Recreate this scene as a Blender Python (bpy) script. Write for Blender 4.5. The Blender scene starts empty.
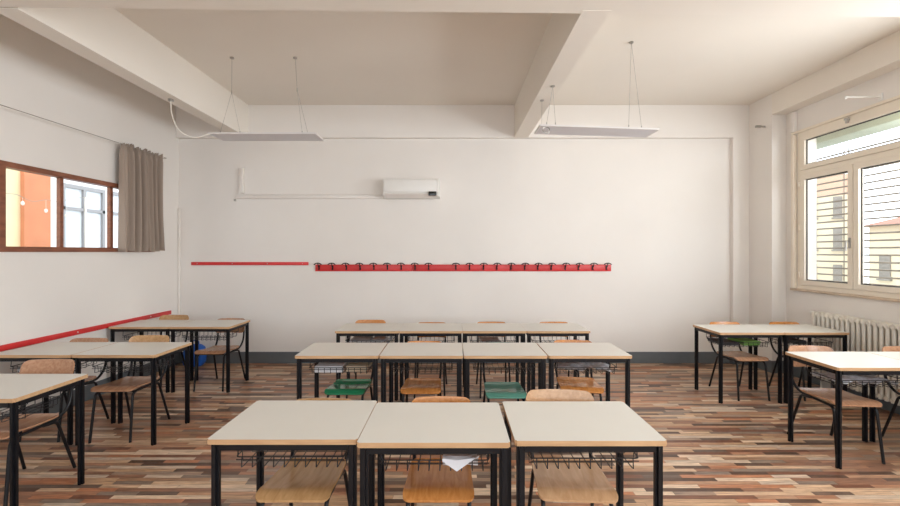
import bpy, bmesh, math, random
from mathutils import Vector, Matrix
random.seed(7)
S = bpy.context.scene
C = S.collection
PI = math.pi

# ------------------------------------------------------------------ materials
def new_mat(name):
    m = bpy.data.materials.new(name); m.use_nodes = True
    nt = m.node_tree
    return m, nt, nt.nodes['Principled BSDF']

def N(nt, typ, **kw):
    n = nt.nodes.new(typ)
    for k, v in kw.items(): setattr(n, k, v)
    return n

def plain(name, col, rough=.5, metal=0.0, spec=.5, var=0.0, scale=8.0, bump=0.0, bscale=60.0, stretch=(1,1,1)):
    m, nt, b = new_mat(name)
    b.inputs['Roughness'].default_value = rough
    b.inputs['Metallic'].default_value = metal
    b.inputs['Specular IOR Level'].default_value = spec
    tc = N(nt, 'ShaderNodeTexCoord'); mp = N(nt, 'ShaderNodeMapping')
    mp.inputs['Scale'].default_value = stretch
    nt.links.new(tc.outputs['Object'], mp.inputs['Vector'])
    no = N(nt, 'ShaderNodeTexNoise'); no.inputs['Scale'].default_value = scale; no.inputs['Detail'].default_value = 4
    nt.links.new(mp.outputs[0], no.inputs['Vector'])
    cr = N(nt, 'ShaderNodeValToRGB')
    lo = [max(0, c*(1-var)) for c in col]; hi = [min(1, c*(1+var)) for c in col]
    cr.color_ramp.elements[0].position = .3; cr.color_ramp.elements[1].position = .7
    cr.color_ramp.elements[0].color = (*lo, 1); cr.color_ramp.elements[1].color = (*hi, 1)
    nt.links.new(no.outputs['Fac'], cr.inputs['Fac']); nt.links.new(cr.outputs[0], b.inputs['Base Color'])
    if bump:
        n2 = N(nt, 'ShaderNodeTexNoise'); n2.inputs['Scale'].default_value = bscale
        nt.links.new(mp.outputs[0], n2.inputs['Vector'])
        bu = N(nt, 'ShaderNodeBump'); bu.inputs['Strength'].default_value = bump; bu.inputs['Distance'].default_value = .01
        nt.links.new(n2.outputs['Fac'], bu.inputs['Height']); nt.links.new(bu.outputs[0], b.inputs['Normal'])
    return m

def wood(name, a, bcol, rough=.24, stretch=(14, 1.5, 14), scale=3.0):
    m, nt, b = new_mat(name)
    b.inputs['Roughness'].default_value = rough
    tc = N(nt, 'ShaderNodeTexCoord'); mp = N(nt, 'ShaderNodeMapping'); mp.inputs['Scale'].default_value = stretch
    oi = N(nt, 'ShaderNodeObjectInfo')
    ad = N(nt, 'ShaderNodeVectorMath', operation='ADD')
    mu = N(nt, 'ShaderNodeVectorMath', operation='SCALE'); mu.inputs['Scale'].default_value = 7.3
    nt.links.new(oi.outputs['Location'], mu.inputs[0])
    nt.links.new(tc.outputs['Object'], ad.inputs[0]); nt.links.new(mu.outputs[0], ad.inputs[1])
    nt.links.new(ad.outputs[0], mp.inputs['Vector'])
    no = N(nt, 'ShaderNodeTexNoise'); no.inputs['Scale'].default_value = scale; no.inputs['Detail'].default_value = 6
    no.inputs['Distortion'].default_value = .6
    nt.links.new(mp.outputs[0], no.inputs['Vector'])
    cr = N(nt, 'ShaderNodeValToRGB'); cr.color_ramp.elements[0].position = .3; cr.color_ramp.elements[1].position = .7
    cr.color_ramp.elements[0].color = (*a, 1); cr.color_ramp.elements[1].color = (*bcol, 1)
    nt.links.new(no.outputs['Fac'], cr.inputs['Fac']); nt.links.new(cr.outputs[0], b.inputs['Base Color'])
    return m

def floor_mat():
    m, nt, b = new_mat('parquet_strips')
    L = nt.links.new
    def M(op, a, bb=None, c=None):
        n = N(nt, 'ShaderNodeMath', operation=op)
        for i, v in enumerate((a, bb, c)):
            if v is None: continue
            if isinstance(v, (int, float)): n.inputs[i].default_value = v
            else: L(v, n.inputs[i])
        return n.outputs[0]
    tc = N(nt, 'ShaderNodeTexCoord'); sp = N(nt, 'ShaderNodeSeparateXYZ'); L(tc.outputs['Object'], sp.inputs[0])
    x, y = sp.outputs['X'], sp.outputs['Y']
    W, LEN = .042, .40
    ry = M('DIVIDE', y, W); row = M('FLOOR', ry)
    wn = N(nt, 'ShaderNodeTexWhiteNoise', noise_dimensions='1D'); L(row, wn.inputs['W'])
    off = M('MULTIPLY', wn.outputs['Value'], 7.0)
    fx = M('ADD', M('DIVIDE', x, LEN), off)
    # strips of unequal length
    fx2 = M('ADD', fx, M('MULTIPLY', M('SINE', M('MULTIPLY', fx, 2.1)), .33))
    col = M('FLOOR', fx2)
    cv = N(nt, 'ShaderNodeCombineXYZ'); L(col, cv.inputs[0]); L(row, cv.inputs[1])
    w2 = N(nt, 'ShaderNodeTexWhiteNoise', noise_dimensions='2D'); L(cv.outputs[0], w2.inputs['Vector'])
    cr = N(nt, 'ShaderNodeValToRGB'); r = cr.color_ramp; r.interpolation = 'CONSTANT'
    cols = [(.085,.05,.036), (.27,.165,.105), (.34,.155,.085), (.19,.15,.125), (.42,.30,.21), (.155,.07,.045),
            (.36,.24,.155), (.25,.185,.145), (.50,.40,.31), (.30,.16,.10), (.22,.12,.08), (.40,.33,.27), (.12,.085,.068), (.33,.20,.13)]
    cols = [(min(1, a*1.30), b_*1.20, c_*1.08) for a, b_, c_ in cols]
    while len(r.elements) < len(cols): r.elements.new(.5)
    for i, c in enumerate(cols):
        r.elements[i].position = i/len(cols); 
    for i, c in enumerate(cols):
        r.elements[i].color = (*c, 1)
    L(w2.outputs['Value'], cr.inputs['Fac'])
    mp = N(nt, 'ShaderNodeMapping'); mp.inputs['Scale'].default_value = (1.2, 20, 1); L(tc.outputs['Object'], mp.inputs['Vector'])
    ad = N(nt, 'ShaderNodeVectorMath', operation='ADD'); L(mp.outputs[0], ad.inputs[0]); L(w2.outputs['Color'], ad.inputs[1])
    no = N(nt, 'ShaderNodeTexNoise'); no.inputs['Scale'].default_value = 5; no.inputs['Detail'].default_value = 8; no.inputs['Roughness'].default_value = .65
    L(ad.outputs[0], no.inputs['Vector'])
    g = N(nt, 'ShaderNodeMapRange'); g.inputs['From Min'].default_value = .25; g.inputs['From Max'].default_value = .75
    g.inputs['To Min'].default_value = .42; g.inputs['To Max'].default_value = 1.62; L(no.outputs['Fac'], g.inputs[0])
    mx = N(nt, 'ShaderNodeMix', data_type='RGBA', blend_type='MULTIPLY'); mx.inputs[0].default_value = 1
    L(cr.outputs[0], mx.inputs[6]); L(g.outputs[0], mx.inputs[7])
    # thin joints between strips
    fy = M('FRACT', ry); fr = M('FRACT', fx2)
    j = M('MINIMUM', M('GREATER_THAN', fy, .035), M('GREATER_THAN', fr, .008))
    jr = M('ADD', M('MULTIPLY', j, .45), .55)
    m2 = N(nt, 'ShaderNodeMix', data_type='RGBA', blend_type='MULTIPLY'); m2.inputs[0].default_value = 1
    L(mx.outputs[2], m2.inputs[6]); L(jr, m2.inputs[7])
    L(m2.outputs[2], b.inputs['Base Color'])
    b.inputs['Roughness'].default_value = .42
    rr = M('ADD', M('MULTIPLY', no.outputs['Fac'], .25), .22); L(rr, b.inputs['Roughness'])
    return m

def glass_mat(name, tint=(1,1,1)):
    m = bpy.data.materials.new(name); m.use_nodes = True; nt = m.node_tree
    nt.nodes.remove(nt.nodes['Principled BSDF'])
    out = nt.nodes['Material Output']
    t = N(nt, 'ShaderNodeBsdfTransparent'); t.inputs[0].default_value = (*tint, 1)
    g = N(nt, 'ShaderNodeBsdfGlossy'); g.inputs['Roughness'].default_value = .02
    lw = N(nt, 'ShaderNodeLayerWeight'); lw.inputs[0].default_value = .5
    pw = N(nt, 'ShaderNodeMath', operation='POWER'); pw.inputs[1].default_value = 5
    f = N(nt, 'ShaderNodeMapRange'); f.inputs['To Min'].default_value = .02; f.inputs['To Max'].default_value = .6
    nt.links.new(lw.outputs['Facing'], pw.inputs[0]); nt.links.new(pw.outputs[0], f.inputs[0])
    mx = N(nt, 'ShaderNodeMixShader')
    nt.links.new(f.outputs[0], mx.inputs[0]); nt.links.new(t.outputs[0], mx.inputs[1]); nt.links.new(g.outputs[0], mx.inputs[2])
    nt.links.new(mx.outputs[0], out.inputs[0])
    return m

WALLC = (.80, .76, .715)
MT = dict(
    wall=plain('wall_paint', WALLC, .75, spec=.25, var=.025, scale=1.1, bump=.05, bscale=30),
    ceil=plain('ceiling_paint', (.80, .75, .68), .85, spec=.2, var=.02, scale=.8, bump=.04, bscale=25),
    skirt=plain('dark_skirting_paint', (.125, .14, .15), .45, var=.08, scale=5),
    floor=floor_mat(),
    laminate=plain('cream_laminate', (.66, .635, .575), .33, var=.015, scale=4),
    edge=wood('beech_edge', (.48, .28, .14), (.62, .39, .21), .45, (1.5, 14, 14)),
    black=plain('black_enamel', (.006, .006, .008), .38, spec=.35, var=.1, scale=20),
    wire=plain('black_wire', (.02, .02, .022), .4, spec=.5, var=.1, scale=20),
    w_light=wood('pale_plywood', (.46, .26, .13), (.58, .35, .19)),
    w_orange=wood('orange_plywood', (.46, .17, .04), (.62, .27, .08)),
    w_brown=wood('brown_plywood', (.38, .19, .105), (.52, .29, .17)),
    w_honey=wood('honey_plywood', (.40, .22, .09), (.54, .32, .15)),
    green=plain('green_plastic', (.02, .20, .09), .14, var=.05),
    teal=plain('teal_plastic', (.12, .32, .25), .16, var=.05),
    red=plain('red_paint', (.62, .03, .03), .4, var=.08, scale=6),
    white=plain('white_plastic', (.80, .78, .74), .4, var=.01),
    white2=plain('white_trunking', (.78, .73, .68), .45, var=.01),
    blackglass=plain('black_display', (.006, .005, .005), .15),
    rad=plain('cream_radiator_enamel', (.74, .70, .62), .35, var=.02),
    winframe=plain('cream_window_frame', (.82, .74, .62), .4, var=.02),
    sill=plain('marble_sill', (.55, .43, .32), .4, var=.15, scale=12),
    gasket=plain('dark_gasket', (.05, .045, .04), .6),
    glass=glass_mat('clear_glass'),
    redwood=wood('red_brown_wood', (.17, .055, .028), (.28, .10, .05), .4, (8, 2, 8)),
    curtain=plain('taupe_curtain_cloth', (.34, .27, .22), .9, spec=.1, var=.07, scale=4, bump=.2, bscale=300, stretch=(1,1,.25)),
    lamp=plain('lamp_white_metal', (.72, .69, .68), .4, var=.01),
    diffuser=plain('lamp_diffuser', (.60, .58, .61), .35, var=.01),
    steel=plain('brushed_steel', (.45, .43, .40), .35, .8, var=.05),
    cable=plain('white_cable', (.78, .73, .66), .5),
    paper=plain('white_paper', (.70, .69, .71), .7, var=.04, scale=15),
    beige=plain('beige_card', (.62, .50, .36), .7, var=.05),
    greencard=plain('green_card', (.22, .50, .10), .5, var=.1),
    darkcard=plain('dark_card', (.05, .05, .06), .5, var=.2),
    plastic=plain('pale_plastic_film', (.62, .64, .68), .22, var=.25, scale=30),
    bluebag=plain('blue_nylon', (.015, .12, .52), .5, var=.15, scale=14, bump=.2, bscale=90),
    grille=plain('grille_metal', (.30, .26, .21), .5, var=.05),
    blindbox=plain('pale_green_box', (.50, .55, .44), .6, var=.05),
    facade=plain('cream_facade', (.66, .56, .38), .9, var=.05, scale=.7),
    facade2=plain('terracotta_facade', (.60, .38, .26), .9, var=.08, scale=.7),
    roof=plain('red_roof_tiles', (.50, .20, .14), .9, var=.15, scale=6),
    shutter=plain('dark_shutters', (.26, .23, .19), .7, var=.1),
    ground=plain('grey_paving', (.38, .36, .33), .9, var=.1, scale=3),
    yellow=plain('yellow_plaster', (.80, .68, .42), .9, var=.04, scale=3),
    orange=plain('orange_plaster', (.62, .24, .12), .9, var=.08, scale=3),
    whitewall=plain('white_plaster', (.86, .85, .83), .9, var=.02),
    greyframe=plain('grey_window_frame', (.30, .29, .29), .5, var=.02),
    skyglass=plain('pale_window_glass', (.72, .77, .82), .1, var=.02),
)

# ------------------------------------------------------------------ mesh helpers
def bx(bm, x0, x1, y0, y1, z0, z1, mi=0):
    x0, x1 = sorted((x0, x1)); y0, y1 = sorted((y0, y1)); z0, z1 = sorted((z0, z1))
    v = [bm.verts.new(p) for p in ((x0,y0,z0),(x1,y0,z0),(x1,y1,z0),(x0,y1,z0),(x0,y0,z1),(x1,y0,z1),(x1,y1,z1),(x0,y1,z1))]
    for f in ((0,3,2,1),(4,5,6,7),(0,1,5,4),(1,2,6,5),(2,3,7,6),(3,0,4,7)):
        bm.faces.new([v[i] for i in f]).material_index = mi

def bevel(bm, w, seg=2):
    bmesh.ops.bevel(bm, geom=list(bm.edges), offset=w, segments=seg, affect='EDGES', profile=.5, clamp_overlap=True)

def fillet(pts, r, n=5):
    P = [Vector(p) for p in pts]; out = [P[0]]
    for i in range(1, len(P)-1):
        a, b, c = P[i-1], P[i], P[i+1]
        d1 = (a-b); d2 = (c-b); rr = min(r, d1.length*.49, d2.length*.49)
        s = b+d1.normalized()*rr; e = b+d2.normalized()*rr
        for k in range(n+1):
            t = k/n; out.append(s*(1-t)**2+b*2*t*(1-t)+e*t*t)
    out.append(P[-1]); return out

def tube(bm, pts, r, seg=8, mi=0, closed=False):
    P = [Vector(p) for p in pts]
    n = len(P); rings = []; up = None
    for i in range(n):
        if closed: t = (P[(i+1) % n]-P[i-1]).normalized()
        elif i == 0: t = (P[1]-P[0]).normalized()
        elif i == n-1: t = (P[-1]-P[-2]).normalized()
        else: t = ((P[i+1]-P[i]).normalized()+(P[i]-P[i-1]).normalized()).normalized()
        if up is None:
            up = Vector((0,0,1)) if abs(t.z) < .9 else Vector((1,0,0))
        up = (up-t*up.dot(t)).normalized(); s = t.cross(up)
        rings.append([bm.verts.new(P[i]+(up*math.cos(2*PI*k/seg)+s*math.sin(2*PI*k/seg))*r) for k in range(seg)])
    m = n if closed else n-1
    for i in range(m):
        A, B = rings[i], rings[(i+1) % n]
        for k in range(seg):
            bm.faces.new((A[k], A[(k+1) % seg], B[(k+1) % seg], B[k])).material_index = mi
    if not closed:
        bm.faces.new(rings[0][::-1]).material_index = mi; bm.faces.new(rings[-1]).material_index = mi

def grid_slab(bm, fn, nu, nv, off, mi=0, mi2=None):
    """solid sheet: fn(u,v) in -1..1 / 0..1 -> Vector ; off(u,v) -> offset vector for the other side"""
    A = [[bm.verts.new(fn(-1+2*i/nu, j/nv)) for i in range(nu+1)] for j in range(nv+1)]
    B = [[bm.verts.new(fn(-1+2*i/nu, j/nv)+off(-1+2*i/nu, j/nv)) for i in range(nu+1)] for j in range(nv+1)]
    m2 = mi if mi2 is None else mi2
    for j in range(nv):
        for i in range(nu):
            bm.faces.new((A[j][i], A[j][i+1], A[j+1][i+1], A[j+1][i])).material_index = mi
            bm.faces.new((B[j][i], B[j+1][i], B[j+1][i+1], B[j][i+1])).material_index = mi
    for j in range(nv):
        bm.faces.new((A[j][0], A[j+1][0], B[j+1][0], B[j][0])).material_index = m2
        bm.faces.new((A[j][nu], B[j][nu], B[j+1][nu], A[j+1][nu])).material_index = m2
    for i in range(nu):
        bm.faces.new((A[0][i], B[0][i], B[0][i+1], A[0][i+1])).material_index = m2
        bm.faces.new((A[nv][i], A[nv][i+1], B[nv][i+1], B[nv][i])).material_index = m2

def lathe(bm, prof, seg=16, c=(0,0,0), mi=0):
    rings = []
    for r, z in prof:
        rings.append([bm.verts.new((c[0]+r*math.cos(2*PI*k/seg), c[1]+r*math.sin(2*PI*k/seg), c[2]+z)) for k in range(seg)])
    for A, B in zip(rings, rings[1:]):
        for k in range(seg):
            bm.faces.new((A[k], A[(k+1) % seg], B[(k+1) % seg], B[k])).material_index = mi
    bm.faces.new(rings[0][::-1]); bm.faces.new(rings[-1])

def obj(name, bm, mats, parent=None, loc=(0,0,0), smooth=True, angle=35):
    bmesh.ops.recalc_face_normals(bm, faces=list(bm.faces))
    me = bpy.data.meshes.new(name); bm.to_mesh(me); bm.free()
    for m in (mats if isinstance(mats, (list, tuple)) else [mats]): me.materials.append(MT[m])
    if smooth:
        for p in me.polygons: p.use_smooth = True
        me.set_sharp_from_angle(angle=math.radians(angle))
    o = bpy.data.objects.new(name, me); C.objects.link(o)
    if parent: o.parent = parent
    o.location = loc
    return o

def tag(o, label, cat, group=None, kind=None):
    o['label'] = label; o['category'] = cat
    if group: o['group'] = group
    if kind: o['kind'] = kind
    return o

def thing(name, label, cat, loc=(0,0,0), rz=0, group=None):
    o = bpy.data.objects.new(name, None); C.objects.link(o); o.empty_display_size = .1
    o.location = loc; o.rotation_euler = (0, 0, rz)
    return tag(o, label, cat, group)

def struct(name, bm, mats, parent=None, smooth=False, label=None):
    o = obj(name, bm, mats, parent, smooth=smooth)
    if parent is None:
        o['kind'] = 'structure'
        if label: o['label'] = label
    return o

def copy_tree(o, parent=None):
    c = o.copy(); C.objects.link(c); c.parent = parent
    for ch in list(o.children): copy_tree(ch, c)
    return c

B = bmesh.new

# ------------------------------------------------------------------ camera
H = 1.62
cam = bpy.data.cameras.new('camera'); co = bpy.data.objects.new('camera', cam); C.objects.link(co)
cam.sensor_width = 36; cam.lens = 16.4; cam.clip_start = .05; cam.clip_end = 200
cam.shift_x = -3/900; cam.shift_y = -1/900
co.location = (0, 0, H); co.rotation_euler = (PI/2, 0, 0)
S.camera = co

# ------------------------------------------------------------------ room
XL, XR, XB = -4.0, 4.27, 4.46      # left wall, right column/beam face, window wall in the bay
YB, YC, YU = 5.98, 5.91, 5.91                # back wall panel, back beam / column face
YF = -2.6
CE, BE = 3.74, 3.27                # ceiling, beam soffit

bm = B(); bx(bm, XL-.12, 4.75, YF-.15, YB+.12, -.12, 0); struct('floor', bm, 'floor')
bm = B(); bx(bm, XL-.12, 4.75, YF-.15, YB+.12, CE, CE+.15); struct('ceiling', bm, 'ceil')
bm = B(); bx(bm, XL-.12, 4.75, YB, YB+.12, 0, CE); struct('wall_back', bm, 'wall')
# left wall with the interior window opening
WY0, WY1, WZ0, WZ1 = 3.60, 5.45, 1.65, 2.41
bm = B()
bx(bm, XL-.12, XL, YF, WY0, 0, CE); bx(bm, XL-.12, XL, WY1, YB, 0, CE)
bx(bm, XL-.12, XL, WY0, WY1, 0, WZ0); bx(bm, XL-.12, XL, WY0, WY1, WZ1, CE)
struct('wall_left', bm, 'wall')
# right wall: corner pier, window wall with two windows
P0 = 5.49
W1 = (2.42, 5.30); W2 = (-1.9, 1.6); WS, WT = 1.15, 3.15
bm = B()
def rwall(x0, x1):
    edges = [YF, W2[0], W2[1], W1[0], W1[1], P0]
    for i in range(5):
        a, b = edges[i], edges[i+1]
        if i in (1, 3):
            bx(bm, x0, x1, a, b, 0, WS); bx(bm, x0, x1, a, b, WT, CE)
        else: bx(bm, x0, x1, a, b, 0, CE)
rwall(XB, XB+.24)
bx(bm, XR, XB+.24, P0, YB, 0, CE)
struct('wall_right', bm, 'wall')
bm = B(); bx(bm, 4.04, XR, YC, YB, 0, BE); struct('trim_1', bm, 'wall', label='white corner pilaster between back wall and windows')
# beams
bm = B(); bx(bm, XL, XR, YU, YB, BE, CE); struct('trim_2', bm, 'wall', label='shallow beam along the top of the back wall')
bm = B(); bx(bm, -3.13, -2.95, 2.78, YU, BE-.002, CE); struct('trim_3', bm, 'ceil', label='left ceiling beam')
bm = B(); bx(bm, .885, 1.08, 2.8, YU, BE-.002, CE); struct('trim_4', bm, 'ceil', label='middle ceiling beam')
bm = B()
pts = [(-4.0, 2.35), (XR, 2.35), (XR, 2.90), (-4.0, 2.745)]
lo = [bm.verts.new((x, y, BE)) for x, y in pts]; hi = [bm.verts.new((x, y, CE)) for x, y in pts]
bm.faces.new(lo[::-1]); bm.faces.new(hi)
for i in range(4): bm.faces.new((lo[i], lo[(i+1) % 4], hi[(i+1) % 4], hi[i]))
struct('trim_5', bm, 'ceil', label='cross beam above the camera end of the room')
bm = B(); bx(bm, XR, XB, YF, P0, 3.46, CE); struct('trim_6', bm, 'ceil', label='beam above the windows')
# wall behind the camera, with a wide opening added for light
bm = B()
bx(bm, XL, XB, YF-.12, YF, 0, .9); bx(bm, XL, XB, YF-.12, YF, 3.2, CE)
bx(bm, XL, -3.3, YF-.12, YF, .9, 3.2); bx(bm, 3.8, XB, YF-.12, YF, .9, 3.2)
struct('wall_front', bm, 'wall')

# skirting: dark painted band
SK = .165
bm = B(); bx(bm, XL, 4.04, YB-.012, YB, 0, SK); bx(bm, 4.028, 4.04, YC, YB-.012, 0, SK); bx(bm, 4.028, XR, YC-.012, YC, 0, SK)
struct('baseboard_back', bm, 'skirt')
bm = B(); bx(bm, XL, XL+.012, YF, YB-.012, 0, SK); struct('baseboard_left', bm, 'skirt')
bm = B(); bx(bm, XR-.012, XR, P0-.012, YC-.012, 0, SK); bx(bm, XR, XB, P0-.012, P0, 0, SK); bx(bm, XB-.012, XB, YF, P0-.012, 0, SK)
struct('baseboard_right', bm, 'skirt')

# ------------------------------------------------------------------ right windows
def right_window(name, y0, y1, n, detail):
    root = bpy.data.objects.new(name, None); C.objects.link(root); root['kind'] = 'structure'
    X0, X1 = XB-.005, XB+.06            # frame depth
    bm = B(); f = .05
    bx(bm, X0, X1, y0, y1, WS, WS+f); bx(bm, X0, X1, y0, y1, WT-f, WT)
    bx(bm, X0, X1, y0, y0+f, WS+f, WT-f); bx(bm, X0, X1, y1-f, y1, WS+f, WT-f)
    bx(bm, X0, X1, y0+f, y1-f, 2.60, 2.66)
    struct('window_frame', bm, 'winframe', root)
    step = (y1-y0-2*f)/n
    for i in range(n):
        a, b = y0+f+i*step, y0+f+(i+1)*step
        for (z0, z1, nm) in ((WS+f, 2.60, 'sash'), (2.66, WT-f, 'transom_sash')):
            g = .004; s = .062
            if nm == 'transom_sash':
                if i % 2: continue
                if i+1 < n: b = b+step
            bm = B()
            bx(bm, X0-.012, X1-.02, a+g, b-g, z0+g, z0+s); bx(bm, X0-.012, X1-.02, a+g, b-g, z1-s, z1-g)
            bx(bm, X0-.012, X1-.02, a+g, a+s, z0+s, z1-s); bx(bm, X0-.012, X1-.02, b-s, b-g, z0+s, z1-s)
            so = struct(nm, bm, 'winframe', root)
            bm = B(); q = .012
            for r in ((a+s, b-s, z0+s, z0+s+q), (a+s, b-s, z1-s-q, z1-s), (a+s, a+s+q, z0+s, z1-s), (b-s-q, b-s, z0+s, z1-s)):
                bx(bm, X0+.016, X0+.024, *r)
            struct('gasket', bm, 'gasket', so)
            bm = B(); bx(bm, X0+.02, X0+.026, a+s-.002, b-s+.002, z0+s-.002, z1-s+.002)
            struct('glass', bm, 'glass', so)
    if detail:
        # lever handle on the meeting stiles
        yh = y1-f-step+.035
        bm = B(); bx(bm, X0-.022, X0-.012, yh-.014, yh+.014, 1.66, 1.78); bevel(bm, .004)
        tube(bm, fillet([(X0-.015, yh, 1.74), (X0-.055, yh, 1.74), (X0-.058, yh, 1.63)], .02), .009)
        struct('window_handle', bm, 'steel', root, smooth=True)
        bm = B(); bx(bm, X0-.03, X0, 4.60, 4.63, 3.07, 3.12); bx(bm, X0-.035, X0-.02, 4.59, 4.64, 3.105, 3.13); bevel(bm, .003)
        struct('transom_latch', bm, 'steel', root, smooth=True)
        # hinges
        bm = B()
        for z in (1.3, 1.9, 2.45): tube(bm, [(X0-.016, y1-f+.006, z), (X0-.016, y1-f+.006, z+.07)], .008)
        struct('hinge', bm, 'winframe', root, smooth=True)
    return root
w1 = right_window('window_1', *W1, 4, True)
w2 = right_window('window_2', *W2, 4, False)
bm = B(); bx(bm, XB-.035, XB+.005, W1[0]-.06, W1[1]+.09, WS-.03, WS); bevel(bm, .006); struct('window_sill', bm, 'sill', w1)
bm = B(); bx(bm, XB-.035, XB+.005, W2[0]-.06, W2[1]+.06, WS-.03, WS); bevel(bm, .006); struct('window_sill', bm, 'sill', w2)
# cover strips: tall casing beside the window and the shelf line above it
bm = B(); bx(bm, XB-.05, XB, W1[1]+.01, W1[1]+.06, WS, WT-.01); bevel(bm, .012, 3)
struct('window_casing', bm, 'winframe', w1)
bm = B(); bx(bm, XB-.03, XB, W1[0], W1[1]+.07, WT, WT+.03); bevel(bm, .004)
struct('head_casing', bm, 'winframe', w1)
bm = B(); bx(bm, XB-.05, XB, W1[1]+.005, W1[1]+.075, WT+.025, 3.44); bevel(bm, .008, 2)
struct('cord_cover', bm, 'wall', w1)
# unseen rear windows, added to let more light into the room
root = bpy.data.objects.new('added_window_3', None); C.objects.link(root); root['kind'] = 'structure'
bm = B()
bx(bm, -3.3, 3.8, YF-.09, YF-.03, .9, .96); bx(bm, -3.3, 3.8, YF-.09, YF-.03, 3.14, 3.2)
for i in range(7):
    x = -3.3+i*7.04/6; bx(bm, x, x+.06, YF-.09, YF-.03, .96, 3.14)
struct('window_frame', bm, 'winframe', root)

# security grille outside the visible window
g = thing('window_grille', 'grille of thin horizontal metal bars outside the right window', 'grille')
XG = XB+.30
bm = B()
z = WS+.02
while z < 2.86:
    tube(bm, [(XG, W1[0]-.1, z), (XG, W1[1]+.3, z)], .010, 6); z += .083
obj('horizontal_bars', bm, 'grille', g)
bm = B()
for y in (W1[1]+.26, W1[1]-.30, W1[1]-.36, 4.3, 3.7, 3.64, 3.0, 2.5): tube(bm, [(XG+.009, y, WS-.02), (XG+.009, y, 2.88)], .006, 6)
obj('upright_rods', bm, 'grille', g)
for y in (2.34, W1[1]+.29):
    for z in (WS, 2.80):
        bm = B(); bx(bm, XB+.24, XG+.015, y-.012, y+.012, z, z+.03); obj('wall_bracket', bm, 'grille', g)
# rolled up shutter above
bm = B()
bx(bm, XB+.245, XB+.55, W1[0]-.15, W1[1]+.35, 3.02, 3.35); bevel(bm, .02)
tag(obj('shutter_box', bm, 'blindbox'), 'pale green rolled shutter box above the outside of the right window', 'shutter box')

# ------------------------------------------------------------------ left interior window
w = bpy.data.objects.new('window_4', None); C.objects.link(w); w['kind'] = 'structure'
bm = B(); f = .05; a, b = XL-.07, XL+.02
bx(bm, a, b, WY0-.02, WY1+.02, WZ0-.03, WZ0+f-.03); bx(bm, a, b, WY0-.02, WY1+.02, WZ1-f+.02, WZ1+.02)
bx(bm, a, b, WY0-.02, WY0+f, WZ0+f-.03, WZ1-f+.02); bx(bm, a, b, WY1-f, WY1+.02, WZ0+f-.03, WZ1-f+.02)
struct('window_frame', bm, 'redwood', w)
for y in (4.215, 4.83):
    bm = B(); bx(bm, XL-.06, XL-.02, y-.02, y+.02, WZ0+f-.03, WZ1-f+.02); bevel(bm, .003); struct('mullion', bm, 'redwood', w)
for (y0, y1) in ((WY0+f, 4.195), (4.235, 4.81), (4.85, WY1-f)):
    bm = B(); bx(bm, XL-.045, XL-.04, y0-.003, y1+.003, WZ0+f-.033, WZ1-f+.023); struct('glass', bm, 'glass', w)

# curtain
def curtain():
    t = thing('curtain', 'taupe pleated curtain hanging at the right end of the interior window', 'curtain', (XL+.10, 5.15, 1.63))
    ph = [random.uniform(-.5, .5) for _ in range(12)]
    def fn(u, v):
        yy = u*.33*(1-.05*math.sin(v*PI))
        s = u*6.4*PI
        amp = (.046+.014*math.sin(u*5+2))*(1-.3*v)
        xx = amp*math.sin(s+.6*math.sin(u*7+1)+.25*math.sin(v*2.4+u*3)) + .012*math.sin(s*2.3+v*1.5+1.0)
        if v > .93: xx = xx*.55+.012*math.sin(s*3)
        zz = v*1.28 + .01*math.sin(u*9) + (.012*math.sin(s*3) if v > .985 else 0)
        yy += .018*math.sin(v*3+u*4)*(1-v)
        return Vector((xx, yy, zz))
    bm = B(); grid_slab(bm, fn, 150, 26, lambda u, v: Vector((.0025, 0, 0)))
    obj('cloth', bm, 'curtain', t, angle=80)
    for k in range(9):
        bm = B(); y = -.32+k*.08
        tube(bm, [(.012+.014*math.cos(q*PI/5), y, 1.262+.014*math.sin(q*PI/5)) for q in range(10)], .002, 5, closed=True)
        obj('curtain_ring', bm, 'steel', t)
curtain()
bm = B()
pts = [(XL+.115, YF+.02+(5.56-YF-.02)*k/40, 2.892-.012*math.sin(PI*k/40)) for k in range(41)]
pts[0] = (XL+.01, YF+.05, 2.892); pts.append((XL, 5.60, 2.892))
tube(bm, pts, .004, 6); bx(bm, XL, XL+.012, 5.585, 5.615, 2.875, 2.91)
tag(obj('curtain_wire', bm, 'grille'), 'thin dark curtain wire stretched along the left wall', 'curtain wire')

# courtyard beyond the interior window
t = thing('courtyard_building', 'yellow and orange building with white windows beyond the interior window', 'building', (-6.3, 6.0, 0))
bm = B(); bx(bm, -.2, 0, -4.5, 4.5, -.1, 3.4); obj('wall', bm, 'yellow', t, smooth=False)
bm = B(); bx(bm, 0, .06, -.03, .36, -.1, 3.4); obj('orange_pilaster', bm, 'orange', t, smooth=False)
bm = B(); bx(bm, 0, .06, .36, 4.4, -.1, 3.4); obj('white_wall', bm, 'whitewall', t, smooth=False)
for i in range(4):
    y0 = .50+i*.92
    bm = B()
    bx(bm, .06, .11, y0, y0+.8, 1.0, 1.06); bx(bm, .06, .11, y0, y0+.8, 2.66, 2.72); bx(bm, .06, .11, y0, y0+.8, 2.30, 2.35)
    for yy in (y0, y0+.375, y0+.75): bx(bm, .06, .11, yy, yy+.05, 1.06, 2.66)
    wf = obj('window', bm, 'greyframe', t, smooth=False)
    bm = B(); bx(bm, .06, .07, y0+.03, y0+.77, 1.03, 2.68); obj('pane', bm, 'skyglass', wf, smooth=False)
bm = B(); bx(bm, -12, XL-.13, 0, 12, -.14, -.1); o = obj('courtyard_floor', bm, 'ground', smooth=False); o['kind'] = 'structure'
t = thing('string_of_lights', 'thin drooping cord with small ornaments seen through the interior window', 'string lights', (-5.5, 5.0, 2.3))
bm = B()
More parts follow.
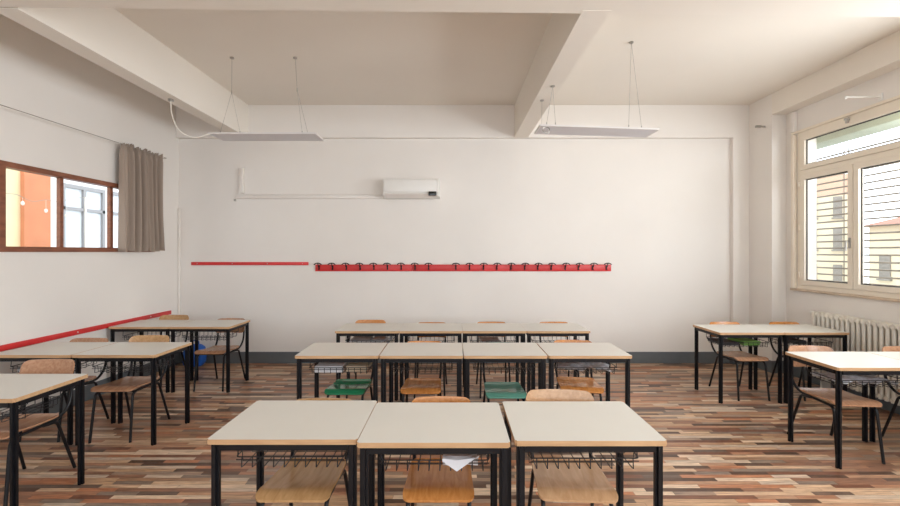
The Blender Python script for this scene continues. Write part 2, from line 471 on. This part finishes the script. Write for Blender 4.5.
pts = [(0, -.30+.06*k, .16-.16*math.sin(PI*k/24*1.0)+.02*math.sin(k)) for k in range(25)]
tube(bm, pts, .0035, 5); obj('cord', bm, 'grille', t)
for k, d in ((3, .18), (9, .05), (14, .12), (19, .2)):
    bm = B(); p = pts[k]
    tube(bm, [p, (p[0], p[1], p[2]-d)], .0015, 5)
    lathe(bm, [(.003, 0), (.016, -.01), (.02, -.03), (.012, -.05), (.003, -.055)], 10, (p[0], p[1], p[2]-d))
    obj('ornament', bm, 'white', t)
# end posts of the cord
for k in (0, 24):
    bm = B(); p = pts[k]; tube(bm, [(p[0], p[1], -2.4), p], .012, 8); obj('post', bm, 'white', t)

# ------------------------------------------------------------------ outside on the right
bm = B(); bx(bm, 4.8, 60, -30, 70, -4.2, -4); o = obj('street_ground', bm, 'ground', smooth=False); o['kind'] = 'structure'
def building(label, x, y0, y1, top, rows, low, roof, cols, upper=None, wh=1.3, rz=0, ww=.34):
    t = thing('apartment_building', label, 'building', (x, (y0+y1)/2, -4), rz)
    h = (y1-y0)/2
    bm = B(); bx(bm, 0, 8, -h, h, 0, low+4); obj('facade', bm, 'facade', t, smooth=False)
    if upper:
        bm = B(); bx(bm, 0, 8, -h, h, low+4, top+4); obj('upper_storey', bm, upper, t, smooth=False)
    if roof:
        bm = B(); T = top+4
        v = [bm.verts.new(p) for p in ((-.4,-h-.3,low+4),(8.4,-h-.3,low+4),(8.4,h+.3,low+4),(-.4,h+.3,low+4),(3.5,-h-.3,T+.9),(3.5,h+.3,T+.9))]
        for f in ((0,1,2,3),(0,4,1),(2,5,3),(0,3,5,4),(1,4,5,2)): bm.faces.new([v[i] for i in f])
        obj('roof', bm, 'roof', t, smooth=False)
    for zc in rows:
        for k in range(cols):
            y = -h+(k+.5)*2*h/cols
            bm = B(); bx(bm, -.05, .02, y-ww, y+ww, zc+4-wh/2, zc+4+wh/2)
            for s in range(8): bx(bm, -.07, -.05, y-ww+.02, y+ww-.02, zc+4-wh/2+.05+s*(wh-.1)/8, zc+4-wh/2+.05+s*(wh-.1)/8+.04)
            bx(bm, -.12, 0, y-ww-.06, y+ww+.06, zc+4-wh/2-.08, zc+4-wh/2)
            obj('window', bm, 'shutter', t, smooth=False)
building('tall cream building with terracotta top storey outside the right window', 17.1, 19.8, 29.8, 5.7, (-2.2, .4, 2.3, 4.0), 4.6, False, 10, 'facade2', 1.1, PI/4, .18)
building('lower cream building with red tiled roof outside the right window', 20.5, 8.0, 20.2, 2.85, (-2.2, .9,), 2.85, True, 8, None, 1.1, 0, .25)

# ------------------------------------------------------------------ radiator
t = thing('radiator', 'cream cast column radiator under the right window', 'radiator', (4.37, 4.93, 0))
nr = 29; pitch = .059
for k in range(nr):
    y = -.03-k*pitch
    bm = B()
    for xo in (-.048, 0, .048):
        tube(bm, fillet([(xo, y, .17), (xo, y, .89)], .01), .0195 if xo < -.01 else .0155, 10)
    for z in (.165, .885):
        bx(bm, -.07, .07, y-.024, y+.024, z-.028, z+.022)
    bx(bm, -.062, .062, y-.007, y+.007, .17, .88)
    bevel_edges = [e for e in bm.edges if e.calc_length() > .04 and abs(e.verts[0].co.x-e.verts[1].co.x) > .1]
    bmesh.ops.bevel(bm, geom=bevel_edges, offset=.012, segments=2, affect='EDGES')
    obj('section', bm, 'rad', t)
bm = B(); tube(bm, [(0, -.02, .165), (0, .06, .165)], .014); tube(bm, fillet([(0, .05, .165), (0, .10, .165), (0, .10, 0)], .02), .011)
obj('pipe', bm, 'rad', t)
bm = B(); tube(bm, [(0, -.02, .885), (0, .03, .885)], .012); tube(bm, [(0, .03, .885), (0, .075, .885)], .022, 12)
obj('valve', bm, 'white', t)
for yy in (-.06-pitch, -.06-pitch*(nr-4)):
    bm = B(); bx(bm, -.05, .05, yy-.012, yy+.012, 0, .16); obj('foot', bm, 'rad', t, smooth=False)

# ------------------------------------------------------------------ back wall fittings
t = thing('air_conditioner', 'white split air conditioner high on the back wall', 'air conditioner', (-.59, YB, 2.392))
bm = B(); prof = [(0, 0), (-.10, .005), (-.165, .035), (-.19, .075), (-.195, .14), (-.19, .22), (-.17, .265), (-.12, .275), (0, .275)]
A1 = [bm.verts.new((-.40, y, z)) for y, z in prof]; A2 = [bm.verts.new((.40, y, z)) for y, z in prof]
bm.faces.new(A1); bm.faces.new(A2[::-1])
for i in range(len(prof)): 
    j = (i+1) % len(prof); bm.faces.new((A1[i], A2[i], A2[j], A1[j]))
obj('housing', bm, 'white', t, angle=30)
bm = B(); bx(bm, -.385, .36, -.205, -.19, .075, .245); bevel(bm, .006); obj('front_panel', bm, 'white', t)
bm = B()
v = [bm.verts.new(p) for p in ((-.37,-.185,.055),(.34,-.185,.055),(.34,-.115,.004),(-.37,-.115,.004),(-.37,-.192,.048),(.34,-.192,.048),(.34,-.118,-.004),(-.37,-.118,-.004))]
for f_ in ((0,1,2,3),(7,6,5,4),(0,4,5,1),(1,5,6,2),(2,6,7,3),(3,7,4,0)): bm.faces.new([v[i] for i in f_])
obj('air_flap', bm, 'white2', t)
bm = B(); bx(bm, .245, .355, -.212, -.19, .022, .082); bevel(bm, .003); obj('display', bm, 'blackglass', t)
bm = B(); bx(bm, .362, .402, -.2, -.02, .01, .265); bevel(bm, .008); obj('end_cap', bm, 'white', t)

bm = B(); bx(bm, -3.14, -1.0, YB-.035, YB, 2.395, 2.44); bevel(bm, .005)
bx(bm, -3.05, -1.0, YB-.02, YB, 2.455, 2.47)
tag(obj('pipe_trunking', bm, 'white2'), 'long horizontal white pipe trunking running left from the air conditioner', 'trunking')
bm = B(); bx(bm, -3.10, -3.035, YB-.05, YB, 2.475, 2.84); bevel(bm, .006)
tag(obj('pipe_trunking', bm, 'white2'), 'short upright white trunking on the back wall above the left end', 'trunking')
bm = B(); bx(bm, -3.19, -3.16, YB-.02, YB, 2.36, 2.39); bevel(bm, .004)
tag(obj('cable_clip', bm, 'steel'), 'small grey clip on the back wall beside the trunking end', 'clip')
bm = B(); bx(bm, XL, XL+.035, YB-.03, YB, SK, 2.26); bevel(bm, .008, 3)
tag(obj('corner_conduit', bm, 'white2'), 'white upright cable conduit in the left back corner', 'conduit')

# red rails
bm = B(); bx(bm, -3.81, -2.105, YB-.018, YB, 1.428, 1.474); bevel(bm, .003)
o = tag(obj('wall_rail', bm, 'red'), 'narrow red rail without hooks on the back wall', 'rail', )
for k in range(4):
    bm = B(); lathe(bm, [(.006, 0), (.006, .004)], 8); s = obj('screw', bm, 'steel', o, (-3.72+k*.51, YB-.018, 1.451)); s.rotation_euler = (PI/2, 0, 0)
bm = B(); bx(bm, XL, XL+.018, 1.2, 5.80, .742, .795); bevel(bm, .003)
o = tag(obj('wall_rail', bm, 'red'), 'long red chair rail low on the left wall', 'rail')
for y in (3.1, 4.35, 5.4):
    bm = B(); lathe(bm, [(.007, 0), (.007, .004)], 8); s = obj('screw', bm, 'white', o, (XL+.018, y, .77)); s.rotation_euler = (0, PI/2, 0)

# coat rack with hat-and-coat hooks
t = thing('coat_rack', 'long red coat rack board with a row of black hooks on the back wall', 'coat rack', (0, YB-.001, 1.34))
k0 = 5.93/410
bm = B()
for a_, b_ in ((314.5, 412), (412.2, 510.5), (510.7, 612)):
    bx(bm, (a_-453)*k0, (b_-453)*k0, -.02, 0, 0, .098)
bevel(bm, .003); obj('board', bm, 'red', t)
bm = B(); HY = -.02
arc = [(.056*math.sin(q), HY-.06-.006*math.cos(q), .098+.036*math.cos(q)-.014) for q in [(-1.25+2.5*i/8) for i in range(9)]]
tube(bm, arc, .0075, 6)
tube(bm, fillet([(0, HY-.004, .055), (0, HY-.03, .06), (0, HY-.062, .116)], .03), .007, 6)
tube(bm, fillet([(0, HY-.004, .05), (0, HY-.03, .018), (0, HY-.045, .03)], .02), .0045, 6)
bx(bm, -.009, .009, HY-.006, HY, .02, .085)
hk = obj('hook', bm, 'black', t)
hx = [318.5, 332.2, 346, 359.8, 373.6, 387.3, 401.1, 414.9, 428.6, 455.9, 469.6, 483.7, 497.1, 511.2, 525, 538.1, 551.5, 565.6, 579, 593.2, 607]
for i, p in enumerate(hx):
    o = hk if i == 0 else hk.copy()
    if i: C.objects.link(o); o.parent = t
    o.location = ((p-453)*k0, 0, 0)

# ------------------------------------------------------------------ ceiling lamps
def lamp(label, x0, x1, y0, y1, z, tilt, hangs, grp):
    cx, cy = (x0+x1)/2, (y0+y1)/2
    t = thing('pendant_lamp', label, 'ceiling lamp', (cx, cy, z), 0)
    L, D = (x1-x0)/2, (y1-y0)/2
    def sh(bm):
        for v in bm.verts: v.co.z += v.co.x*tilt
        return bm
    bm = B(); bx(bm, -L, L, -D, D, .006, .016)
    for r in ((-L, L, -D, -D+.018), (-L, L, D-.018, D), (-L, -L+.018, -D+.018, D-.018), (L-.018, L, -D+.018, D-.018)): bx(bm, *r, 0, .006)
    obj('housing', sh(bm), 'lamp', t, smooth=False)
    bm = B(); bx(bm, -L+.018, L-.018, -D+.018, D-.018, .001, .006); obj('diffuser', sh(bm), 'diffuser', t, smooth=False)
    for top, split, ends in hangs:
        bm = B(); tp = Vector(top)-Vector((cx, cy, z))
        src = tp
        if split:
            s = Vector(split)-Vector((cx, cy, z)); tube(bm, [tp, s], .0025, 6)
            bm2 = s; src = s
            tube(bm, [s+Vector((0,0,.02)), s-Vector((0,0,.02))], .006, 8)
        for e in ends:
            ex, ey = e[0]-cx, e[1]-cy; ez = .016+ex*tilt
            tube(bm, [src, (ex, ey, ez+.02)], .002, 6); tube(bm, [(ex, ey, ez+.03), (ex, ey, ez-.003)], .006, 8)
        wv = obj('suspension_wire', bm, 'steel', t)
        bm = B(); lathe(bm, [(.004, -.02), (.022, -.012), (.022, 0)], 14, tuple(tp)); obj('ceiling_cap', bm, 'steel', wv)
    return t
l1 = lamp('slim white pendant lamp hanging at the left with a looping cable', -2.73, -1.53, 4.56, 4.86, 2.935, 0,
     [((-2.41, 4.47, CE), (-2.44, 4.52, 3.38), ((-2.62, 4.62), (-2.40, 4.62))), ((-1.72, 4.47, CE), (-1.71, 4.50, 3.40), ((-1.70, 4.62), (-1.69, 4.8)))], None)
l2 = lamp('slim white pendant lamp hanging at the right beside the middle beam', .885, 2.105, 4.17, 4.47, 2.885, -.033,
     [((1.80, 4.14, CE), None, ((1.80, 4.20), (1.94, 4.22))), ((.966, 4.45, BE), None, ((.93, 4.30),)), ((.99, 4.07, BE), None, ((1.05, 4.20), (.96, 4.2)))], None)
bm = B(); tube(bm, fillet([(-3.04, 4.42, BE), (-3.04, 4.42, 3.12), (-2.98, 4.44, 2.93), (-2.84, 4.50, 2.86), (-2.72, 4.56, 2.93), (-2.70, 4.60, 2.955)], .12, 8), .0055, 8)
obj('power_cable', bm, 'cable', l1).location = Vector((0,0,0))-l1.location
bm = B(); bx(bm, -3.06, -3.02, 4.40, 4.44, BE-.025, BE); bevel(bm, .004); obj('cable_gland', bm, 'steel', l1, tuple(Vector((0,0,0))-l1.location))
bm = B(); tube(bm, [(.035*math.sin(a_*PI/8), .01*math.cos(a_*PI/8), -.035+.035*math.cos(a_*PI/8)) for a_ in range(16)], .005, 6, closed=True)
obj('cable_loop', bm, 'steel', l2, (-.54, -.12, .02))

# small fittings on the right
bm = B(); bx(bm, XR-.10, XR, 5.60, 5.62, 3.325, 3.345); bevel(bm, .004)
bx(bm, XR-.13, XR-.06, 5.597, 5.623, 3.32, 3.35)
tag(obj('curtain_bracket', bm, 'steel'), 'small metal curtain bracket sticking out of the right corner pier', 'bracket')
bm = B(); tube(bm, [(XB, 4.27, 3.235), (4.09, 4.27, 3.235)], .008, 8); bx(bm, XB-.015, XB, 4.25, 4.29, 3.20, 3.27)
tube(bm, [(4.09, 4.27, 3.243), (4.09, 4.27, 3.215)], .011, 8)
tag(obj('curtain_bracket', bm, 'white'), 'slim white arm bracket sticking out above the right window', 'bracket')

# ------------------------------------------------------------------ school desk
DW, DD, DH = .694, .495, .76
def make_desk():
    t = thing('school_desk', '', 'desk')
    a, b = DW/2, DD/2
    bm = B(); bx(bm, -a, a, -b, b, DH-.024, DH, 1)
    bmesh.ops.bevel(bm, geom=[e for e in bm.edges if abs(e.verts[0].co.z-e.verts[1].co.z) > .01], offset=.008, segments=3, affect='EDGES')
    for f_ in bm.faces:
        f_.normal_update()
        f_.material_index = 0 if f_.calc_center_median().z > DH-.001 else 1
    top = obj('tabletop', bm, ['laminate', 'edge'], t)
    i, w_ = .010, .038
    bm = B(); z0, z1 = DH-.024-.034, DH-.024
    bx(bm, -a+i+w_, a-i-w_, -b+i+.004, -b+i+.030, z0, z1); bx(bm, -a+i+w_, a-i-w_, b-i-.030, b-i-.004, z0, z1)
    bx(bm, -a+i+.004, -a+i+.030, -b+i+w_, b-i-w_, z0, z1); bx(bm, a-i-.030, a-i-.004, -b+i+w_, b-i-w_, z0, z1)
    obj('rail_frame', bm, 'black', t, smooth=False)
    for sx in (-1, 1):
        for sy in (-1, 1):
            x = sx*(a-i-w_/2); y = sy*(b-i-w_/2)
            bm = B(); bx(bm, x-w_/2, x+w_/2, y-w_/2, y+w_/2, 0, z1)
            bmesh.ops.bevel(bm, geom=[e for e in bm.edges if abs(e.verts[0].co.z-e.verts[1].co.z) > .1], offset=.012, segments=4, affect='EDGES')
            obj('leg', bm, 'black', t, angle=50)
    # wire book basket
    bm = B(); X, Y0, Y1, ZT, ZB = .26, -.155, .14, .635, .588
    rim = fillet([(0, Y0, ZT), (X, Y0, ZT), (X, Y1, ZT), (-X, Y1, ZT), (-X, Y0, ZT), (0, Y0, ZT)], .02, 3)
    tube(bm, rim[:-1], .0034, 6, closed=True)
    tube(bm, [(-X, Y0+.004, ZT-.016), (X, Y0+.004, ZT-.016)], .0026, 5)
    n = 10
    for k in range(n):
        x = -X+.03+(2*X-.06)*k/(n-1)
        tube(bm, [(x, Y0, ZT), (x, Y0-.004, ZB), (x, Y0+.012, ZB-.003), (x, Y1, ZB), (x, Y1, ZT)], .0028, 5)
    for y in (Y0+.06, 0, Y1-.06):
        tube(bm, [(-X, y, ZT), (-X+.005, y, ZB-.003), (X-.005, y, ZB-.003), (X, y, ZT)], .0023, 5)
    for sx in (-1, 1):
        tube(bm, [(sx*(X-.01), Y0, ZT), (sx*(X-.01), Y0+.01, DH-.026)], .003, 5)
        tube(bm, [(sx*(X-.01), Y1, ZT), (sx*(X-.01), Y1, DH-.026)], .003, 5)
    obj('wire_basket', bm, 'wire', t)
    return t
desk0 = make_desk(); used = [False]
def desk(x0, y0, label, group, rz=0):
    t = desk0 if not used[0] else copy_tree(desk0)
    used[0] = True
    t.location = (x0+DW/2, y0+DD/2, 0); t.rotation_euler = (0, 0, rz)
    t['label'] = label; t['group'] = group
    return t
G1, G2, G3 = 'desks in the front centre row', 'desks in the middle centre row', 'desks in the back centre row'
desk(-1.132, 1.880, 'cream topped desk at the left end of the nearest centre row', G1)
desk(-.435, 1.848, 'cream topped desk in the middle of the nearest centre row, white paper in its basket', G1)
desk(.283, 1.866, 'cream topped desk at the right end of the nearest centre row', G1)
for x, l in zip((-1.313, -.611, .090, .793), ('cream desk at the left end of the middle centre row, over the green chair',
        'cream desk second from left in the middle centre row, over a wooden chair', 'cream desk third from left in the middle centre row, over the teal chair',
        'cream desk at the right end of the middle centre row')):
    desk(x, 3.395, l, G2)
for x, l in zip((-1.285, -.590, .106, .801), ('cream desk at the left end of the centre row nearest the back wall',
        'cream desk second from left in the row nearest the coat rack wall', 'cream desk third from left in the row nearest the coat rack wall',
        'cream desk at the right end of the centre row nearest the back wall')):
    desk(x, 4.455, l, G3)
GL, GR = 'desks along the left wall', 'desks along the window side'
desk(-3.265, 2.40, 'cream desk cut off by the left edge, nearest on the left side', GL)
desk(-3.885, 3.42, 'cream desk against the left wall in the second left row', GL)
desk(-3.183, 3.42, 'cream desk on the aisle side of the second left row', GL)
desk(-3.96, 4.705, 'cream desk against the wall in the farthest left row', GL)
desk(-3.262, 4.705, 'cream desk on the aisle side of the farthest left row', GL)
desk(2.843, 4.37, 'cream desk on the aisle side of the farthest window row, green folder in its basket', GR)
desk(3.540, 4.37, 'cream desk beside the radiator in the farthest window row', GR)
desk(2.862, 3.045, 'cream desk on the aisle side of the nearest window row', GR)
desk(3.562, 3.045, 'cream desk cut off by the right edge in the nearest window row', GR)

# ------------------------------------------------------------------ school chair
def make_chair(sh, hb, smat, bmat, ww=1.0):
    t = thing('school_chair', '', 'chair')
    W = .362*ww; r = .034
    def hw(v):
        base = W/2*(1-.06*v)
        d = min(v, 1-v)*.40
        return base-(r-math.sqrt(max(0, r*r-(r-d)**2)) if d < r else 0)
    def seat(u, v):
        z = sh+.006
        if v < .2: z -= .024*((.2-v)/.2)**2
        z -= .024*v
        z -= .012*math.sin(PI*min(1, max(0, (v-.15)/.85)))*(1-.4*u*u)
        if v > .85: z += .006*((v-.85)/.15)**2
        vv = .5-.5*math.cos(PI*v) if (v < .001 or v > .999) else v
        return Vector((u*hw(v), -.20+.385*v, z))
    bm = B()
    vs = 26
    # finer spacing at the rounded ends
    def warp(f): return lambda u, v: f(u, .5-.5*math.cos(PI*v))
    grid_slab(bm, warp(seat), 12, vs, lambda u, v: Vector((0, 0, -.011)))
    obj('seat', bm, smat, t, angle=50)
    # backrest, curved around the sitter
    Wb, hh, rb = .376*ww, (.175 if sh > .445 else .135), .045
    def back(u, v):
        v = .5-.5*math.cos(PI*v)
        d = min(v, 1-v)*hh
        half = Wb/2-((rb-math.sqrt(max(0, rb*rb-(rb-d)**2))) if d < rb else 0)
        x = u*half
        return Vector((x, .286-.9*x*x+.045*(v-.5)*1.0, hb-hh+v*hh))
    bm = B(); grid_slab(bm, back, 14, 16, lambda u, v: Vector((0, .010, 0)))
    obj('backrest', bm, bmat, t, angle=50)
    R = .0105; zr = sh-.048
    fx_, rx = .155*ww, .160*ww
    for s in (-1, 1):
        bm = B(); tube(bm, fillet([(s*(fx_+.012), -.205, 0), (s*fx_, -.16, zr), (s*fx_, -.06, zr)], .05), R, 10)
        obj('leg', bm, 'black', t)
        bm = B(); tube(bm, fillet([(s*(rx+.020), .285, 0), (s*(rx-.002), .165, zr-.018), (s*(rx-.004), .06, zr-.004)], .03), R, 10)
        obj('leg', bm, 'black', t)
        bm = B(); tube(bm, fillet([(s*fx_, -.06, zr), (s*fx_, .19, zr), (s*(rx+.004), .262, zr+.075), (s*(rx+.006), .284, hb-.17), (s*(rx+.004), .287, hb-.04)], .07, 7), R, 10)
        obj('back_support', bm, 'black', t)
    bm = B()
    tube(bm, [(-fx_, -.12, zr-.004), (fx_, -.12, zr-.004)], .008, 8); tube(bm, [(-rx+.004, .12, zr-.004), (rx-.004, .12, zr-.004)], .008, 8)
    obj('seat_crossbar', bm, 'black', t)
    bm = B()
    for s in (-1, 1):
        for z in (hb-.06, hb-.12): lathe(bm, [(.001, 0), (.006, .001), (.006, .004)], 8, (s*rx, 0, 0))
    for v in bm.verts:
        pass
    bm.free()
    return t
cache = {}
def chair(cx, yf, label, group, sh=.46, hb=.78, smat='w_brown', bmat='w_orange', rz=0.0, ww=1.0):
    key = (sh, hb, smat, bmat, ww)
    if key in cache: t = copy_tree(cache[key])
    else: t = cache[key] = make_chair(*key)
    t.location = (cx, yf+.20, 0); t.rotation_euler = (0, 0, rz)
    t['label'] = label; t['group'] = group
GC1, GC2, GC3, GCL, GCR = ('chairs at the front centre row', 'chairs at the middle centre row', 'chairs at the back centre row',
                           'chairs on the left side', 'chairs on the window side')
chair(-.770, 1.945, 'honey brown wooden chair under the left desk of the nearest centre row', GC1, .46, .745, 'w_honey', 'w_honey')
chair(-.07, 1.945, 'orange wooden chair under the middle desk of the nearest centre row', GC1, .46, .755, 'w_orange', 'w_orange', 0, .96)
chair(.612, 1.945, 'pale wooden chair under the right desk of the nearest centre row', GC1, .46, .797, 'w_light', 'w_light', -.06, 1.05)
chair(-.925, 3.47, 'dark green plastic chair under the left desk of the middle row', GC2, .44, .738, 'green', 'green', 0, .96)
chair(-.275, 3.46, 'orange wooden chair beside the green chair in the middle row', GC2, .45, .76, 'w_orange', 'w_orange', 0, .96)
chair(.45, 3.425, 'teal plastic chair under the third desk of the middle row', GC2, .425, .752, 'teal', 'teal', 0, .96)
chair(1.12, 3.46, 'orange wooden chair under the right end desk of the middle row', GC2, .46, .77, 'w_orange', 'w_orange', -.12)
chair(-1.01, 4.545, 'orange wooden chair at the left end of the row nearest the back wall', GC3, .46, .785, 'w_orange', 'w_orange')
chair(-.26, 4.545, 'wooden chair second from left in the row nearest the back wall', GC3, .46, .755, 'w_orange', 'w_orange')
chair(.47, 4.545, 'wooden chair third from left in the row nearest the back wall', GC3, .46, .762, 'w_orange', 'w_orange', 0)
chair(1.235, 4.545, 'wooden chair at the right end of the row nearest the back wall', GC3, .46, .762, 'w_orange', 'w_orange', 0)
chair(-3.01, 2.59, 'brown wooden chair at the nearest left desk by the left edge', GCL, .46, .81, 'w_brown', 'w_brown', .05)
chair(-2.92, 3.485, 'brown wooden chair at the aisle desk of the second left row', GCL, .46, .81, 'w_brown', 'w_honey', .04)
chair(-3.53, 3.50, 'brown wooden chair at the wall desk of the second left row', GCL, .46, .78, 'w_brown', 'w_brown')
chair(-3.57, 4.775, 'honey wooden chair at the wall desk of the farthest left row', GCL, .46, .81, 'w_brown', 'w_honey')
chair(-2.84, 4.765, 'brown wooden chair at the aisle desk of the farthest left row, near the blue bag', GCL, .46, .768, 'w_brown', 'w_brown')
chair(3.275, 4.465, 'brown wooden chair at the aisle desk of the farthest window row', GCR, .46, .775, 'w_brown', 'w_orange')
chair(3.99, 4.46, 'wooden chair at the radiator desk of the farthest window row', GCR, .46, .775, 'w_brown', 'w_orange')
chair(3.14, 3.15, 'brown wooden chair at the aisle desk of the nearest window row', GCR, .46, .785, 'w_brown', 'w_brown', -.07)
chair(3.95, 3.12, 'brown wooden chair at the right edge beside the radiator', GCR, .46, .785, 'w_brown', 'w_brown')

# ------------------------------------------------------------------ things in the baskets  (basket floor z = .5905)
ZF = .5882
def stack(name, label, cat, mat, x, y, w_, d, h, rz=0, sheets=4):
    bm = B()
    for k in range(sheets):
        z0 = h*k/sheets; j = .004*math.sin(k*2.3+x*9)
        bx(bm, -w_/2+j, w_/2+j, -d/2-j, d/2-j, z0, z0+h/sheets*.93)
    bevel(bm, .001, 1)
    o = tag(obj(name, bm, mat, smooth=False), label, cat); o.location = (x, y, ZF); o.rotation_euler = (0, 0, rz)
stack('paper_stack', 'white paper stack in the basket of the left middle row desk', 'papers', 'paper', -1.07, 3.65, .235, .28, .055, .02, 6)
stack('exercise_book', 'beige books in the basket beside the white paper stack', 'books', 'beige', -.83, 3.65, .17, .24, .05, -.03, 3)
stack('paper_stack', 'white papers in the basket of the left desk nearest the back wall', 'papers', 'paper', -1.05, 4.71, .22, .25, .04, .05, 5)
stack('exercise_book', 'grey film covered book in the left desk basket nearest the back wall', 'books', 'plastic', -.82, 4.71, .20, .25, .045, -.04, 3)
stack('exercise_book', 'pale book in the third basket of the row nearest the back wall', 'books', 'plastic', .42, 4.71, .22, .25, .03, .04, 2)
stack('folder', 'bright green folder in a basket of the farthest window row', 'folder', 'greencard', 3.30, 4.66, .19, .26, .045, .04, 2)
stack('folder', 'dark folder in a basket of the farthest window row', 'folder', 'darkcard', 3.07, 4.66, .2, .26, .03, 0, 2)
stack('exercise_book', 'dark book in the basket of the radiator desk', 'books', 'darkcard', 3.88, 4.66, .1, .2, .045, .1, 2)
stack('paper_stack', 'pale papers in the basket of the wall desk in the second left row', 'papers', 'plastic', -3.62, 3.65, .24, .26, .035, .03, 4)

def film(name, label, cat, mat, x, y, w_, d, h, ph, droop=0.0):
    def fn(u, v):
        z = .006+h*(.45+.3*math.sin(u*5+ph)*math.cos(v*6+ph)+.2*math.sin(u*11+v*9+ph))*(1-.3*u*u)
        z = max(z, .004)
        return Vector((u*w_/2*(1-.07*math.sin(v*9+ph)), -d/2+d*v, z))
    bm = B(); grid_slab(bm, fn, 26, 14, lambda u, v: Vector((0, 0, -.002)))
    o = tag(obj(name, bm, mat, angle=70), label, cat); o.location = (x, y, ZF+.001)
film('plastic_sleeve', 'crumpled clear plastic sleeve in the basket at the right end of the middle row', 'plastic sleeve', 'plastic', 1.15, 3.65, .44, .27, .05, .4)
film('plastic_sleeve', 'crumpled white plastic sleeve in the basket of the nearest window desk', 'plastic sleeve', 'plastic', 3.21, 3.28, .44, .27, .055, 2.1)
# paper whose corner droops over the basket front of the nearest middle desk
def pfn(u, v):
    x = u*.085; y = -.02+.25*v
    z = .004+.003*math.sin(u*4+v*3)
    if v < .22:
        q = (.22-v)/.22; y = .035-.055*min(1, q*1.1); z = .004+.058*min(1, q*2.2)
        if q > .45:
            dr = (q-.45)/.55; y = -.016-.004*dr; z = .062-.06*dr*(1-abs(u+.2))
    return Vector((x, y, z))
bm = B(); grid_slab(bm, pfn, 20, 40, lambda u, v: Vector((0, .0012, .0012)))
o = tag(obj('paper_sheet', bm, 'paper', angle=60), 'white paper sheet with a corner drooping from the nearest middle desk basket', 'paper')
o.location = (.035, 1.943, ZF)

# ------------------------------------------------------------------ blue bag on the floor by the back wall
t = thing('school_bag', 'bright blue school bag standing on the floor against the back wall', 'bag', (-3.645, 5.79, 0))
def blob(bm, cx, cy, cz, a, b, c, p=3.0, n=16, m=12):
    rings = []
    for j in range(m+1):
        ph_ = -PI/2+PI*j/m; cz_ = math.copysign(abs(math.sin(ph_))**(2/p), math.sin(ph_)); cr_ = abs(math.cos(ph_))**(2/p)
        if j in (0, m): rings.append([bm.verts.new((cx, cy, cz+c*cz_))]); continue
        rings.append([bm.verts.new((cx+a*cr_*math.copysign(abs(math.cos(q))**(2/p), math.cos(q)), cy+b*cr_*math.copysign(abs(math.sin(q))**(2/p), math.sin(q)), cz+c*cz_)) for q in [2*PI*k/n for k in range(n)]])
    for A_, B_ in zip(rings, rings[1:]):
        for k in range(n):
            k2 = (k+1) % n
            if len(A_) == 1: bm.faces.new((A_[0], B_[k2], B_[k]))
            elif len(B_) == 1: bm.faces.new((A_[k], A_[k2], B_[0]))
            else: bm.faces.new((A_[k], A_[k2], B_[k2], B_[k]))
bm = B(); blob(bm, 0, 0, .16, .145, .085, .16, 3.2); obj('body', bm, 'bluebag', t)
bm = B(); blob(bm, 0, -.085, .105, .11, .035, .085, 3.2); obj('front_pocket', bm, 'bluebag', t)
bm = B(); tube(bm, fillet([(-.05, .01, .30), (-.05, .01, .365), (.05, .01, .365), (.05, .01, .30)], .03), .008); obj('handle', bm, 'bluebag', t)

# ------------------------------------------------------------------ light
w_ = bpy.data.worlds.new('sky'); S.world = w_; w_.use_nodes = True
nt = w_.node_tree; bg = nt.nodes['Background']
bg.inputs[0].default_value = (.82, .91, 1.0, 1); bg.inputs[1].default_value = 2.9

def area(name, loc, rot, sx, sy, power, col):
    l = bpy.data.lights.new(name, 'AREA'); l.shape = 'RECTANGLE'; l.size = sx; l.size_y = sy; l.energy = power; l.color = col
    o = bpy.data.objects.new(name, l); C.objects.link(o); o.location = loc; o.rotation_euler = rot
    return o
DAY = (.92, .965, 1.0)
# area lamps standing in for sky outside the right windows, plus added rear fill (area light faces -Z; turn to -X / +Y)
area('daylight_right', (4.95, -.15, 2.15), (0, PI/2+.08, 0), 2.2, 3.6, 270, DAY)
area('daylight_right_near', (4.95, 3.05, 2.25), (0, PI/2+.36, 0), 2.0, 1.4, 185, DAY)
area('added_fill_rear', (.25, YF-.4, 2.1), (PI/2, 0, 0), 7.0, 2.3, 30, DAY)  # fill lamp added to brighten the room from behind the camera

S.view_settings.view_transform = 'Standard'
try: S.view_settings.look = 'None'
except Exception: pass
S.view_settings.gamma = 1; S.view_settings.use_curve_mapping = False
S.view_settings.exposure = .17
cy = S.cycles
cy.use_denoising = True
cy.max_bounces = 12; cy.diffuse_bounces = 7; cy.transparent_max_bounces = 16
cy.sample_clamp_indirect = 8
